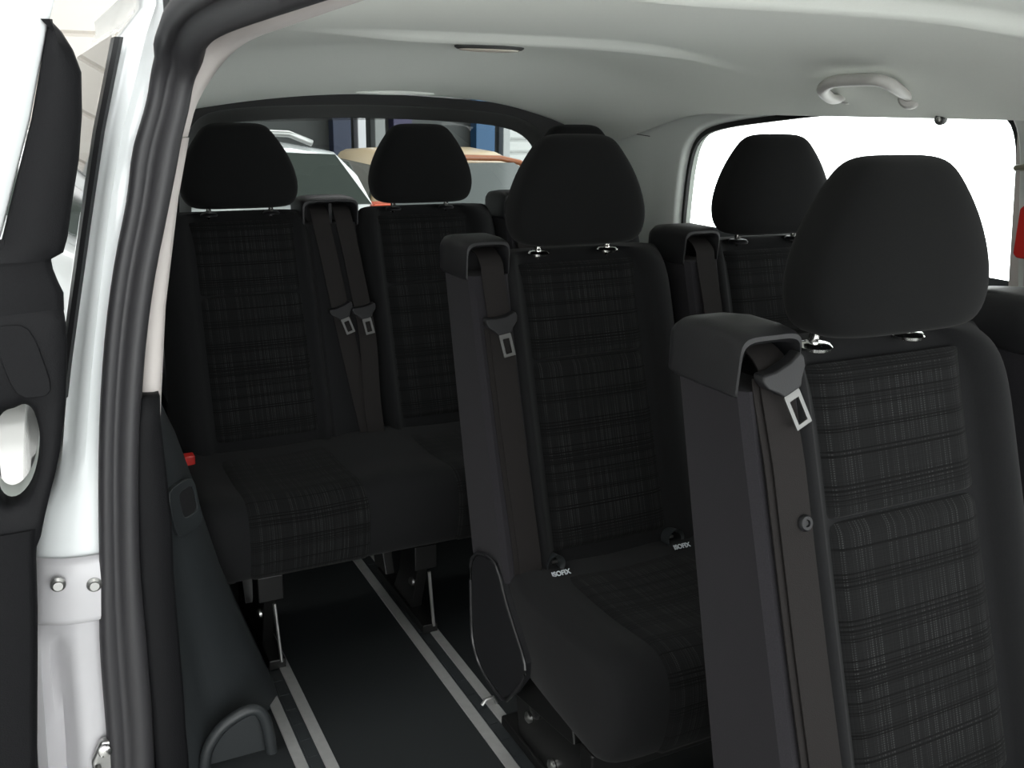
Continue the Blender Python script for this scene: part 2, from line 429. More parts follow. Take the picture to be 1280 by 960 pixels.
        for y, z in ((-.10,.10),(-.20,.055),(-.33,.12)):
            MB().disc((q-.001, y, z), (-1,0,0), [(.012,0),(.012,.006),(.006,.010)], 14).build('bolt', M['steel'], sb)
        MB().disc((q-.001, -.14, .15), (-1,0,0), [(.024,0),(.024,.012),(.016,.016),(.006,.016)], 20).build('pivot', M['satin'], sb)
    return root

G = 'dark grey cloth seats'
seat_unit('double_seat', 'nearest dark cloth double seat, with a button on its belt, at the right front', (.956,.782,0), (0,.501), G, tz=(1.008,1.0), button=True, front_leg_x=(-.15,.40), post=(-.020,.004))
seat_unit('double_seat', 'middle-row dark cloth double seat with white-tagged child seat anchors above its cushion', (.983,1.605,0), (0,.500), G, tz=(.905,.60), isofix=True, cover=True, front_leg_x=(.45,))
rear = seat_unit('double_seat', 'rear dark cloth double seat with two belts hanging side by side between its backrests', (.501,2.509,0), (0,.501), G, towers=False, centre_tower=True, tz=(.768,.765), front_leg_x=(-.085,.305))
seat_unit('single_seat', 'rear single dark cloth seat mostly hidden behind the middle-row seat', (1.502,2.509,0), (0,), G, tz=(.75,), front_leg_x=(.1,))
MB().box((-.224,-.185,.434), (-.198,-.155,.469)).build('belt_buckle', M['red'], rear, bevel=.004)['label'] = 'red belt buckle button'

# ------------------------------------------------------------------ van shell
# headliner
def zc(Y): return 1.44-.112*sstep(2.28, 2.96, Y)**1.0
def ceil_z(X, Y):
    t = (X-1)/.72; z = zc(Y)-(.125*t**3 if t > 0 else .012*t*t+.075*t*t*sstep(1.9, 2.95, Y))
    fade = 1-sstep(.35, .80, abs(t))
    for yr in (1.90, 1.02):
        d = (Y-yr-.05*t*t)/.055
        if abs(d) < 1: z -= .020*fade*(.5+.5*math.cos(PI*d))
    return z
xs = [.36+.03*k for k in range(48)]; ys = [-.4+.02*k for k in range(167)]
rows = [[(x, y, ceil_z(x, y)) for x in xs] for y in ys]
mb = MB().grid(rows)
structure(mb.build('ceiling', M['headliner'], angle=180), 'pale grey moulded van headliner')
# roof skin above it
rows = [[(x, y, ceil_z(min(1.75, max(.36, x)), y)+.055-.10*max(0, abs(x-1)-.72)) for x in [.24,.36,.5,.75,1,1.25,1.5,1.75,1.86]] for y in [-.4,.5,1.4,2.2,2.6,3.0]]
structure(MB().grid(rows).build('roof', M['paint'], angle=180), 'painted roof skin over the headliner')

# floor
structure(MB().box((.08,-.6,-.03), (1.88,3.0,0)).build('floor', M['vinyl']), 'dark grey vinyl van floor')
for nm, (a, b, c, d) in (('dark floor rail with pale metal edges, left one beside the wheel housing', (.365,.389,.420,.445)), ('dark floor rail with pale metal edges, right one beside the middle-row seat', (.750,.776,.806,.830))):
    r = thing('floor_rail', nm, 'rail', ((a+d)/2, 1.2, 0), 'floor rails'); x0 = (a+d)/2
    for p, q in ((a, b), (c, d)): MB().box((p-x0,-1.5,.0005), (q-x0,1.7,.005)).build('metal_strip', M['alu'], r, bevel=.0015)
    mb = MB(); mb.box((b-x0,-1.5,.0003), (c-x0,1.7,.0012))
    for k in range(52):
        y = -1.48+.06*k; mb.box((b-x0+.006,y,.0012), (c-x0-.006,y+.035,.0030))
    mb.build('slotted_track', M['lining'], r)
MB_ = MB().tube([(.79,1.70,.012),(.80,1.70,.024),(.818,1.70,.024),(.828,1.70,.006)], .004, 8)
tag(MB_.build('lashing_ring', M['steel']), 'small metal lashing ring standing on the right floor rail', 'ring')

# right wall with window
def xw(z): return interp(z, [(0,1.80),(.6,1.85),(.93,1.84),(1.31,1.785),(1.36,1.755),(1.42,1.70)])
W = catmull([(0,y,z) for y, z in [(2.505,.94),(2.482,1.04),(2.455,1.13),(2.42,1.195),(2.36,1.234),(2.26,1.256),(2.10,1.274),(1.9,1.293),(1.7,1.306),(1.52,1.312),(1.42,1.309),(1.365,1.292),(1.342,1.25),(1.335,1.18),(1.33,1.06),(1.325,.92),(1.36,.895),(1.6,.89),(2.0,.89),(2.4,.89),(2.49,.90)]], 3, closed=True)
WL = [(p.y, p.z) for p in W]; cyw, czw = 1.9, 1.11
def offs(L, d):
    n = len(L); out = []
    for k in range(n):
        a = Vector(L[k-1]); b = Vector(L[(k+1) % n]); t = (b-a).normalized(); nn = Vector((t.y, -t.x))
        c = Vector(L[k]); 
        if nn.dot(c-Vector((cyw, czw))) < 0 and abs(nn.dot(c-Vector((cyw,czw)))) > .02: nn = -nn
        out.append(tuple(c+nn*d))
    return out
def outer_rect(L, y0, y1, z0, z1, cy, cz):
    out = []
    for y, z in L:
        dy, dz = y-cy, z-cz; t = min((y1-cy)/dy if dy > 1e-6 else (y0-cy)/dy if dy < -1e-6 else 9e9, (z1-cz)/dz if dz > 1e-6 else (z0-cz)/dz if dz < -1e-6 else 9e9)
        out.append((cy+dy*t, cz+dz*t))
    return out
W2 = offs(WL, .022)
OR = outer_rect(W2, 1.12, 2.62, .855, 1.37, cyw, czw)
def onwall(L, dx): return [(xw(z)+dx, y, z) for y, z in L]
mb = MB(); mb.loft([onwall(OR, -.012), onwall([(lerp(a[0],b[0],.5), lerp(a[1],b[1],.5)) for a, b in zip(OR, W2)], -.012), onwall(W2, -.010), onwall(offs(WL, .012), .0), onwall(offs(WL, .008), .018)], cap=False)
mb.loft([onwall(OR, .05), onwall(offs(WL, .008), .05)], cap=False)
rw = mb.build('wall_right', M['pale'], angle=60); structure(rw, 'pale grey trim around the right side window')
mb = MB(); mb.loft([onwall(offs(WL, .013), .016), onwall(offs(WL, -.006), .012), onwall(offs(WL, -.007), .022)], cap=False)
# thicker black edge at the rear upright
structure(mb.build('trim_1', M['black'], angle=60), 'black rubber surround of the right side window')
mb = MB(); a = mb.pts(onwall(offs(WL, .004), .026)); mb.face(a)
structure(mb.build('window_1', M['glass'], flat=True), 'bright right side window')
rows = [[(xw(z)-.012, y, z) for z in (-.02,.2,.4,.6,.8,.858)] for y in (-.5,1.12,2.0,3.0)]
mb = MB().grid(rows); mb.grid([[(xw(z)+.06, y, z) for z in (-.02,.2,.4,.6,.8,.95)] for y in (-.5,1.12,2.0,3.0)])
structure(mb.build('wall_lower_right', M['lining'], angle=60), 'dark lower right side lining')
# upper rail joining the window trim with the headliner, forward part too
rows = [[(lerp(xw(1.365)-.012, 1.69, t), y, lerp(1.365, ceil_z(1.69, y)+.014, t)) for t in (0,.5,1)] for y in [-.4+.1*k for k in range(30)]]
structure(MB().grid(rows).build('trim_2', M['headliner'], angle=180), 'headliner edge above the right window')
# B-pillar in front of the window
rows = [[(xw(z)-.016+.02*abs(s)**3, lerp(1.09, 1.336, (s+1)/2), z) for s in (-1,-.9,-.6,0,.6,.9,1)] for z in (.86,.95,1.05,1.15,1.25,1.31,1.38)]
mb = MB().grid(rows)
structure(mb.build('pillar_right', M['beige'], angle=180), 'grey pillar at the front edge of the right window')
# D-pillar between side window and tailgate
rows = []
for z in (.86,.95,1.05,1.15,1.25,1.31,1.37):
    a = Vector((xw(z)-.012, 2.615, z)); b = Vector((1.672-.05*sstep(1.1, 1.33, z), 2.965, z)); c = Vector((xw(z)-.03, 2.92, z))
    rows.append([a*(1-t)**2+c*2*t*(1-t)+b*t*t for t in [k/8 for k in range(9)]])
structure(MB().grid(rows).build('pillar_rear', M['pale'], angle=180), 'pale grey corner pillar between side and rear windows')
zq = 1.215
sa, sb_, sc_ = Vector((xw(zq)-.0125, 2.615, zq)), Vector((1.672-.05*sstep(1.1, 1.33, zq)-.0005, 2.965, zq+.03)), Vector((xw(zq)-.0305, 2.92, zq+.02))
MB__ = MB().tube([sa*(1-t)**2+sc_*2*t*(1-t)+sb_*t*t for t in [k/16 for k in range(17)]], .0014, 6)
structure(MB__.build('trim_3', M['lining']), 'seam in the corner pillar trim')

# rear wall: tailgate frame with window
def yback(x): return 2.99-.09*((x-1)/.75)**2
cx0, cz0 = 1.0, 1.09
RW = [(p.y, p.z) for p in catmull([(0,x,z) for x, z in [(.44,1.10),(.455,1.17),(.48,1.215),(.53,1.237),(.7,1.252),(1.0,1.258),(1.3,1.247),(1.44,1.232),(1.51,1.205),(1.548,1.16),(1.565,1.09),(1.572,1.0),(1.568,.945),(1.53,.925),(1.2,.918),(.8,.918),(.46,.925),(.43,.95),(.432,1.02)]], 3, closed=True)]
cyw, czw = cx0, cz0
MID = offs(RW, .040)
OUT = [(p.y, p.z) for p in catmull([(0,x,z) for x, z in [(.34,1.10),(.355,1.19),(.38,1.262),(.43,1.300),(.7,1.326),(1.0,1.331),(1.3,1.318),(1.50,1.300),(1.625,1.268),(1.672,1.215),(1.685,1.10),(1.69,1.0),(1.688,.93),(1.66,.88),(1.2,.86),(.8,.86),(.37,.87),(.34,.93),(.335,1.02)]], 3, closed=True)]
def onback(L, d): return [(x, yback(x)+d, z) for x, z in L]
mb = MB(); mb.m = 0
mb.loft([onback(OUT, .0), onback(OUT, -.025), onback(MID, -.030)], cap=False)
mb.m = 1
mb.loft([onback(MID, -.030), onback(offs(MID, -.006), -.010), onback(RW, .008)], cap=False)
structure(mb.build('wall_back', [M['black'], M['frit']], angle=50), 'black tailgate frame around the rear window')
mb = MB(); mb.face(mb.pts(onback(offs(RW, .006), .012)))
structure(mb.build('window_2', M['tinted'], flat=True), 'tinted rear window with garage behind')
rows = [[(x, yback(x), z) for z in (-.02,.4,.87)] for x in (.10,.4,.7,1,1.3,1.6,1.86)]
structure(MB().grid(rows).build('wall_lower_back', M['lining'], angle=180), 'dark lower tailgate lining')
# left corner pillar
rows = [[(.28-.04*s, 2.55+.08*k, z) for k in range(6)] for s, z in ((1,.0),(1,.5),(.6,.95),(0,1.2),(-2,1.36))]
structure(MB().grid(rows).build('pillar_rear_left', M['pale'], angle=180), 'pale rear left corner pillar')

# ceiling lamp and its faint twin at the header, grab handle, window knob
z0 = ceil_z(1.06, 2.26)
lamp = thing('ceiling_lamp', 'slim oval lamp set flush in the middle of the ceiling', 'lamp', (1.06, 2.26, z0))
MB().loft([[(math.cos(a)*.092*s, math.sin(a)*.045*s, h) for a in [2*PI*k/32 for k in range(32)]] for s, h in ((1.0,.004),(1.0,-.004),(.93,-.008))]).build('bezel', M['frit'], lamp)
MB().loft([[(math.cos(a)*.082*s, math.sin(a)*.037*s, h) for a in [2*PI*k/32 for k in range(32)]] for s, h in ((1.0,-.007),(.95,-.011),(.6,-.013))]).build('lens', M['amber'], lamp)
z0 = ceil_z(1.03, 2.86)
cap = MB().loft([[(1.03+math.cos(a)*.125*s, 2.86+math.sin(a)*.03*s, z0+h) for a in [2*PI*k/32 for k in range(32)]] for s, h in ((1,.02),(1,-.004),(.9,-.007))])
tag(cap.build('tailgate_latch_cover', M['headliner']), 'flat pale cover on the ceiling edge above the rear window', 'cover')

gh = thing('grab_handle', 'grey grab handle on the ceiling edge above right window', 'handle', (1.62,1.6,1.35))
HP = [(1.715,1.727,1.338),(1.665,1.712,1.325),(1.610,1.684,1.335),(1.575,1.656,1.347),(1.555,1.607,1.359),(1.555,1.544,1.362),(1.555,1.490,1.361),(1.580,1.476,1.353),(1.630,1.495,1.341),(1.710,1.540,1.330)]
P = catmull([(x-1.62, y-1.6, z-1.35) for x, y, z in HP], 5)
MB().tube(P, [.011+.003*math.sin(PI*k/(len(P)-1)) for k in range(len(P))], 14, sx=.9, up=(1,0,0)).build('grip', M['handle'], gh, angle=180)
for q, d in ((P[0], P[1]-P[0]), (P[-1], P[-2]-P[-1])):
    MB().disc(q, d, [(.024,-.012),(.024,.004),(.020,.009),(.010,.010)], 20).build('mount', M['handle'], gh)
kn = thing('window_knob', 'small round dark catch at the top edge of the right window', 'catch', (1.775,1.505,1.287))
MB().disc((0,0,0), (-1,-.2,-.1), [(.0125,0),(.0125,.010),(.010,.014)], 20).build('cap', M['frit'], kn)
MB().disc((0,0,0), (-1,-.2,-.1), [(.006,.013),(.006,.0155),(.003,.017)], 16).build('screw', M['steel'], kn)

# coat hook and red holder on right pillar
hk = MB().tube(catmull([(1.80,1.305,1.197),(1.775,1.310,1.196),(1.768,1.295,1.198),(1.768,1.25,1.202),(1.775,1.20,1.205),(1.80,1.18,1.205)], 4), .0065, 10)
tag(hk.build('coat_hook', M['olive'], angle=180), 'small olive hook sticking out of the grey right pillar', 'hook')
rd = thing('emergency_holder', 'red plastic holder on the grey pillar at far right', 'holder', (1.79,1.232,1.070))
mb = MB().prism([(0,.062,-.052),(0,.070,-.044),(0,.070,.046),(0,.062,.054),(0,-.06,.054),(0,-.06,-.052)], (.03,0,0), 0)
mb.build('housing', M['red'], rd, bevel=.004)
mb = MB().prism([(-.002,.035,-.022),(-.002,.035,.028),(-.002,-.05,.028),(-.002,-.05,-.022)], (.004,0,0), 0)
mb.build('white_mark', M['tagwhite'], rd)['label'] = 'white mark on the red holder'

# ------------------------------------------------------------------ left side: pillar, seal, trim
SL = [(.0,.020),(.086,.028),(.356,.040),(.663,.067),(.945,.109),(1.207,.158),(1.394,.229)]
SR = [(.0,.108),(.058,.112),(.5,.117),(.757,.137),(.94,.166),(1.141,.208),(1.334,.261),(1.378,.296)]
def cseal(z): return (interp(z, SL)+interp(z, SR))/2
path = [Vector((cseal(z), 1.735, z)) for z in (-.25,-.1,0,.15,.3,.45,.6,.75,.9,1.02,1.13,1.22,1.29)]
path += [Vector(p) for p in ((.230,1.728,1.335),(.237,1.708,1.362),(.238,1.668,1.384),(.237,1.60,1.401),(.239,1.50,1.413),(.241,1.35,1.419),(.243,1.0,1.421),(.243,.5,1.421),(.243,0,1.42),(.243,-.4,1.415))]
path = [p+Vector((.012*sstep(.95, 1.15, p.z), 0, 0)) for p in path]
path = catmull(path, 3)
prof = [(-.044,.016),(-.046,.004),(-.040,-.008),(-.028,-.012),(-.018,-.006),(-.012,-.004),(-.004,-.014),(.010,-.024),(.024,-.024),(.034,-.014),(.038,.002),(.038,.016)]
rings = []
for k, p in enumerate(path):
    t = (path[min(k+1, len(path)-1)]-path[max(k-1, 0)]).normalized()
    q_ = sstep(1.33, 1.41, p.z); a = Vector((1-.03*q_, 0, -.22*q_)); a = (a-t*a.dot(t)).normalized(); b = a.cross(t)      # b points outward, away from the opening
    w = lerp(1.0, max(.8, min(1, (interp(p.z, SR)-interp(p.z, SL))/.078)), sstep(1.35, 1.72, p.y))
    tw = a*1.0
    # b must run away from the camera on the upright (+Y) and upward on the roof edge
    b = b if b.y+b.z > 0 else -b
    rings.append([p+tw*u*w+b*v for u, v in prof])
tag(MB().loft(rings).build('door_seal', M['rubber'], angle=180), 'black rubber seal running up the door opening edge and along the roof', 'seal')

# pale pillar trim inside the seal, bending forward along the roof edge
T1 = [(.70,.135,.172),(.743,.150,.174),(.80,.155,.181),(.95,.172,.200),(1.141,.208,.237),(1.24,.232,.262)]
rings = []
for z, l, r in T1:
    y = 1.775; rings.append([(l-.02,y+.05,z),(l-.01,y-.004,z),(l+.004,y-.010,z),(lerp(l,r,.5),y-.012,z),(r-.004,y-.008,z),(r+.003,y+.004,z),(r+.005,y+.05,z)])
o = MB().loft(rings); structure(o.build('trim_4', M['beige'], angle=180), 'pale upright pillar trim beside the door seal')
T2 = list(zip([(.232,1.775,1.243),(.250,1.772,1.30),(.272,1.758,1.345),(.286,1.735,1.378),(.293,1.68,1.400),(.295,1.58,1.410),(.296,1.35,1.414),(.297,1.0,1.416),(.297,.4,1.416),(.297,-.4,1.41)],
    [(.262,1.775,1.243),(.285,1.79,1.30),(.325,1.81,1.358),(.358,1.80,1.392),(.374,1.72,1.407),(.381,1.55,1.413),(.384,1.35,1.418),(.388,1.0,1.424),(.388,.4,1.424),(.388,-.4,1.42)]))
rings = []
for a, b in T2:
    a = Vector(a); b = Vector(b); m = (a+b)/2
    up = Vector((-.35,.35,.5)) if a.z > 1.34 else Vector((0,.6,.1))
    up = up.normalized()
    rings.append([a+up*.05-(b-a)*.1, a-up*.002, m-up*.010, b-up*.004, b+up*.03+(b-a)*.02])
A = catmull([r[0] for r in rings], 3); cols = [catmull([r[k] for r in rings], 3) for k in range(5)]
rings = [[c[i] for c in cols] for i in range(len(cols[0]))]
structure(MB().loft(rings).build('trim_5', M['beige'], angle=180), 'pale trim curving from the pillar along the roof edge')

# dark lower lining (wheel housing end) beside the opening
LB = [(-.10,.110,.40),(0,.110,.392),(.06,.112,.372),(.13,.112,.350),(.193,.114,.330),(.329,.115,.290),(.457,.116,.262),(.542,.120,.247),(.643,.125,.222),(.757,.137,.183),(.80,.145,.168)]
rows = []
for z, l, r in LB:
    row = []
    for k in range(11):
        t = k/10; y = 1.735+.05*t+.06*sstep(.25, .45, t)*sstep(.8, .55, z)+.10*t**4
        row.append((lerp(l, r, t), y, z))
    row += [(r+.003, 2.0, z), (r+.003, 2.4, z), (r+.003, 2.9, z)]
    rows.append(row)
lin = structure(MB().grid(rows).build('wall_left', M['lining'], angle=180), 'dark moulded side lining below the pale pillar trim')
# grained edge strip of the lining
rings = []
for z, l, r in LB:
    w = .055 if z < .6 else lerp(.055, .03, (z-.6)/.2)
    rings.append([(l-.012,1.77,z),(l-.004,1.728,z),(l+.006,1.722,z),(l+w-.006,1.724,z),(l+w,1.732,z),(l+w+.002,1.78,z)])
structure(MB().loft(rings).build('trim_6', M['trim'], angle=180), 'grained dark trim strip beside the door seal')
# socket recess, pocket
sk = thing('socket_panel', 'rectangular recess with flap in the dark side lining', 'panel', (.214,1.848,.535)); sk.rotation_euler = (0,0,math.radians(48))
def rrect(cx, cz, w, h, n=24, p=5, sk_=0):
    L = []
    for k in range(n):
        a = 2*PI*k/n+PI/4; c, s = math.cos(a), math.sin(a); q = (abs(c)**p+abs(s)**p)**(1/p)
        L.append((cx+c/q*w-sk_*s/q*h, cz+s/q*h))
    return L
o = [(x,-.003,z) for x, z in rrect(0,0,.044,.056, sk_=.18)]; i = [(x,-.003,z) for x, z in rrect(.010,.008,.024,.030, sk_=.2)]
MB().plate(o, i, (0,.010,0)).build('flap_frame', M['lining'], sk, bevel=.002)
MB().prism([(x,.0,z) for x, z in rrect(.010,.008,.027,.032, sk_=.2)], (0,.004,0), 0).build('recess', M['black'], sk)
pk = thing('storage_pocket', 'dark moulded pocket at the foot of the side lining', 'pocket', (.272,1.755,.05))
arch = catmull([(-.075,.0,-.10),(-.07,.0,-.02),(-.04,.0,.032),(.005,.0,.058),(.035,.0,.058),(.052,.0,.03),(.060,.0,-.03),(.064,.0,-.10)], 4)
MB().tube(arch, .012, 10, up=(0,1,0)).build('rim', M['lining'], pk, angle=180)
poly = [tuple(p+Vector((0,.012,0))) for p in arch]
MB().prism(poly, (0,.006,0), 0).build('liner', M['lining'], pk)

# painted door jamb
JL = [(-.6,-.10),(-.3,-.12),(.085,-.096),(.30,-.085),(.537,-.050),(.60,-.030),(.652,.002),(.826,.032),(1.073,.088),(1.25,.13),(1.407,.175),(1.459,.223)]
def jamb_rows(zs, bulge):
    rows = []
    for z in zs:
        l = interp(z, JL); r = interp(z, SL)+.008; row = []
        row.append((l-.004, 1.95, z)); row.append((l-.004, 1.83, z))
        for k in range(9):
            t = k/8; y = 1.760+.035*(1-t)**3+bulge(t, z); row.append((lerp(l, r, t), y, z))
        row.append((r, 1.82, z)); rows.append(row)
    return rows
jp = thing('body_pillar', 'silver-white painted door pillar of the van at left', 'pillar', (0,1.8,-.5)); jp['kind'] = 'thing'
sh = Vector((0,-1.8,.5))
def add_rows(name, rows, mat):
    return MB().grid([[Vector(p)+sh for p in r] for r in rows]).build(name, mat, jp, angle=50)
zs = [.50,.52,.56,.60,.64,.68,.72,.78,.85,.95,1.05,1.15,1.25,1.33,1.40,1.45,1.50]
add_rows('upper_panel', jamb_rows(zs, lambda t, z: -.010*math.exp(-((t-.45)/.16)**2)*sstep(.60,.70,z)+.010*math.exp(-((t-.12)/.1)**2)*sstep(.62,.72,z)), M['paint'])
bd = add_rows('hinge_band', [[Vector(p)+Vector((0,-.022,0)) for p in r] for r in jamb_rows([.385,.392,.40,.43,.47,.50,.508,.512], lambda t, z: .012*(1-sstep(.383,.395,z))+.012*sstep(.505,.513,z)-.006*sstep(.48,.47,z))], M['primer'])
for x, z in ((-.023,.476),(.035,.463)):
    mb = MB().disc((x,1.722,z)+sh if False else Vector((x,1.733,z))+sh, (0,-1,.05), [(.013,-.004),(.013,.004),(.008,.007),(.008,.012),(.004,.012)], 18)
    mb.build('bolt', M['steel'], bd)
add_rows('lower_panel', jamb_rows([-.55,-.3,-.15,-.05,.03,.10,.16,.22,.28,.33,.36,.385,.40], lambda t, z: .05*math.exp(-((t-.30-.25*max(0,.3-z))/.13)**2)*sstep(.36,.30,z)-.008*math.exp(-((t-.6)/.2)**2)), M['primer'])
stp = MB(); stp.prism([tuple(Vector(p)+sh) for p in [(-.005,1.75,.03),(.05,1.75,.03),(.055,1.75,.10),(.045,1.75,.135),(.015,1.75,.14),(-.005,1.75,.10)]], (0,-.02,0), 0)
s_ = stp.build('striker_plate', M['steel'], jp, bevel=.006)
MB().disc(Vector((.020,1.728,.122))+sh, (0,-1,0), [(.012,0),(.012,.006),(.006,.009)], 16).build('bolt', M['chrome'], s_)
MB().tube([Vector(p)+sh for p in catmull([(.005,1.73,.09),(.0,1.70,.075),(.0,1.695,.05),(.005,1.73,.04)], 4)], .006, 8).build('striker_loop', M['steel'], s_)
# rear quarter of the body behind the pillar: skin, black window edge, glass
def xo(z, y): return interp(z, JL)+.02*(y-1.95)*0
rows = [[(interp(z, JL)-.004, y, z) for y in (1.95,2.4,2.95)] for z in (-.6,-.3,0,.3,.55,.70,.86)]
structure(MB().grid(rows).build('wall_outer_left', M['paint'], angle=180), 'painted outer body side behind the door pillar')
rows = [[(interp(z, JL)-.004, y, z) for y in (1.95,2.4,2.95)] for z in (1.41,1.44,1.47,1.50)]
structure(MB().grid(rows).build('wall_upper_left', M['paint'], angle=180), 'painted roof edge above the left rear window')
rows = [[(interp(z, JL)-.010, y, z) for y in (1.90,2.4,2.95)] for z in (.86,1.0,1.15,1.3,1.41)]
structure(MB().grid(rows).build('window_3', M['quarter'], angle=180), 'dark rear side window seen edge-on past the door')
rows = [[(interp(z, JL)-dx, 1.80+dy, z) for dx, dy in ((-.002,-.01),(.004,-.018),(.012,-.014),(.014,.03),(.006,.10))] for z in (.80,.86,.95,1.1,1.25,1.35,1.40)]
structure(MB().grid(rows).build('trim_7', M['satin'], angle=60), 'black edge strip of the left rear side window')
# inner left wall beside the rear seat
rows = [[(.20+.03*max(0,z-.8), y, z) for y in (1.85,2.4,2.9)] for z in (.75,.86)]
structure(MB().grid(rows).build('wall_inner_left', M['lining'], angle=180), 'dark lining below the left rear side window')

# ------------------------------------------------------------------ sliding door, slid back
sd = thing('sliding_door', 'open sliding door of the van with black trim and grab loop at far left', 'door', (-.06,1.6,-.3)); sd['kind'] = 'thing'
off = Vector((.06,-1.6,.3))
def dp(x, y, z): return Vector((x,y,z))+off
# grab section with the loop hole
outl = [(-.045,.587),(-.031,.641),(-.014,.695),(.003,.745),(.018,.81),(.028,.874),(.036,.94),(.038,.985),(.030,1.000),(-.10,1.010),(-.20,1.01),(-.20,.80),(-.20,.60)]
hole = catmull([(-.050,0,.838),(-.035,0,.842),(-.024,0,.828),(-.020,0,.790),(-.026,0,.745),(-.040,0,.705),(-.060,0,.682),(-.078,0,.682),(-.088,0,.705),(-.088,0,.76),(-.080,0,.81),(-.066,0,.833)], 3, closed=True)
hl_ = [(p.x, p.z) for p in hole]
def ray_out(c, poly, n):
    """points on poly boundary at the same angles as the hole points"""
    out = []
    for x, z in n:
        d = Vector((x-c[0], z-c[1])); best = None
        for a, b in zip(poly, poly[1:]+poly[:1]):
            a = Vector(a); b = Vector(b); e = b-a; den = d.x*e.y-d.y*e.x
            if abs(den) < 1e-12: continue
            w = a-Vector(c); s = (w.x*e.y-w.y*e.x)/den; q = (w.x*d.y-w.y*d.x)/den
            if s > 0 and -1e-6 <= q <= 1+1e-6 and (best is None or s > best): best = s
        out.append((c[0]+d.x*best, c[1]+d.y*best))
    return out
co = (-.055,.765); OO = ray_out(co, outl, hl_)
rings = []
def blend(t): return [(lerp(a[0], b[0], t), lerp(a[1], b[1], t)) for a, b in zip(hl_, OO)]
for t, y in ((.0,1.665),(.0,1.625),(.06,1.612),(.14,1.608),(.5,1.604),(.86,1.606),(.95,1.612),(1.0,1.628),(1.0,1.70)):
    rings.append([dp(x, y, z) for x, z in blend(t)])
gl = MB().loft(rings, cap=False).build('grab_loop', M['trim'], sd, angle=60)
rings = [[dp(x, y, z) for x, z in blend(t)] for t, y in ((.0,1.66),(-.02,1.68),(.02,1.72))]
MB().loft(rings, cap=False).build('loop_liner', M['pale'], gl, angle=180)
def xi_plate(name, R, L, mat, y0=1.606, depth=.06, crown=.010):
    """front cap between right table R and left table L (z, x)"""
    rows = []
    zs = sorted(set([z for z, _ in R]+[z for z, _ in L])); zs = [z for z in zs if R[0][0] <= z <= R[-1][0]]
    for z in zs:
        r = interp(z, R); l = interp(z, L)
        rows.append([dp(r-.004, y0+depth, z), dp(r, y0+.020, z), dp(r-.004, y0+.006, z), dp(r-.014, y0, z), dp(lerp(l, r, .5), y0-crown*.5, z), dp(l+.006, y0, z), dp(l, y0+.008, z), dp(l, y0+depth, z)])
    return MB().grid(rows).build(name, mat, sd, angle=60)
Lx = [(.0,-.26),(1.0,-.20),(1.089,-.040),(1.271,.022),(1.403,.058)]
xi_plate('pillar_trim', [(1.066,.026),(1.075,.044),(1.097,.052),(1.15,.064),(1.214,.080),(1.28,.091),(1.339,.096),(1.37,.088),(1.395,.075),(1.41,.062)], Lx, M['trim'])
xi_plate('catch_trim', [(.985,.036),(1.012,.038),(1.03,.032),(1.05,.027),(1.064,.026),(1.10,.040)], [(1.0,-.2),(1.05,-.2),(1.10,-.04)], M['trim'], y0=1.611)
xi_plate('lower_trim', [(-.25,-.135),(.0,-.108),(.208,-.088),(.40,-.066),(.50,-.055),(.582,-.048),(.64,-.040)], [(-.3,-.45),(1,-.35)], M['trim'], y0=1.598)
# raised grip recess between catch and loop
rw_ = MB().prism([dp(x, 1.604, z) for x, z in rrect(-.03,.915,.028,.058, 24, 4, .2)], (0,-.004,0), 0)
rw_.build('catch_cover', M['trim'], sd, bevel=.003)
# painted leading edge and outer skin
rows = []
for z, x in ((-.3,-.16),(0,-.13),(.4,-.10),(.6,-.098),(.8,-.098),(1.0,-.085),(1.07,-.05),(1.15,-.022),(1.271,.020),(1.403,.058),(1.45,.075),(1.50,.10)):
    rows.append([dp(x, 1.70, z), dp(x, 1.625, z), dp(x-.004, 1.612, z), dp(x-.03, 1.600, z), dp(x-.07, 1.600, z), dp(x-.10, 1.612, z), dp(x-.105, 1.64, z), dp(x-.105, 2.85, z)])
MB().grid(rows).build('painted_shell', M['paint'], sd, angle=60)
rows = [[dp(x, y, z) for y in (1.66,2.85)] for z, x in ((-.25,-.16),(.4,-.14),(.6,-.115),(.72,-.095),(.84,-.092),(.92,-.085))]
MB().grid(rows).build('inner_panel', M['trim'], sd, angle=180)
rows = [[dp(x, y, z) for y in (1.68,2.85)] for z, x in ((.92,-.085),(1.07,-.045),(1.2,-.008),(1.3,.025),(1.403,.056))]
MB().grid(rows).build('door_window', M['quarter'], sd, angle=180)

# ------------------------------------------------------------------ garage behind
ground = MB().box((-14,-8,-.60), (5.5,13,-.55))
structure(ground.build('ground', plain('garage_concrete', (.55,.55,.54), .5, noise=.12, nscale=1.5)), 'pale concrete garage floor')
YB = 11.5
gw = plain('garage_wall_paint', (.055,.06,.06), .8); gp = plain('garage_pale_paint', (.36,.36,.34), .7)
mb = MB().box((-14,YB,-.55), (8.0,YB+.2,5))
structure(mb.build('wall_garage_back', gw), 'dark back wall of the garage')
mb = MB().box((-6,2.2,-.55), (-5.8,YB,5))
structure(mb.build('wall_garage_left', gp), 'pale left wall of the garage')
def post(x0, x1, col, label, y=YB-.25, z1=4.2):
    mb = MB(); mb.box((x0,y,-.55), (x1,y+.18,z1)); mb.box((x0-.012,y-.05,-.55), (x1+.012,y+.22,-.50))
    tag(mb.build('garage_post', plain('post_paint', col, .5), bevel=.01), label, 'post', 'posts along the garage back wall')
S_ = YB/9.5
post(3.58, 3.68, (.55,.55,.58), 'slim white post left of the grey post behind rear window')
post(3.79, 3.92, (.20,.21,.21), 'grey post between the white and purple posts')
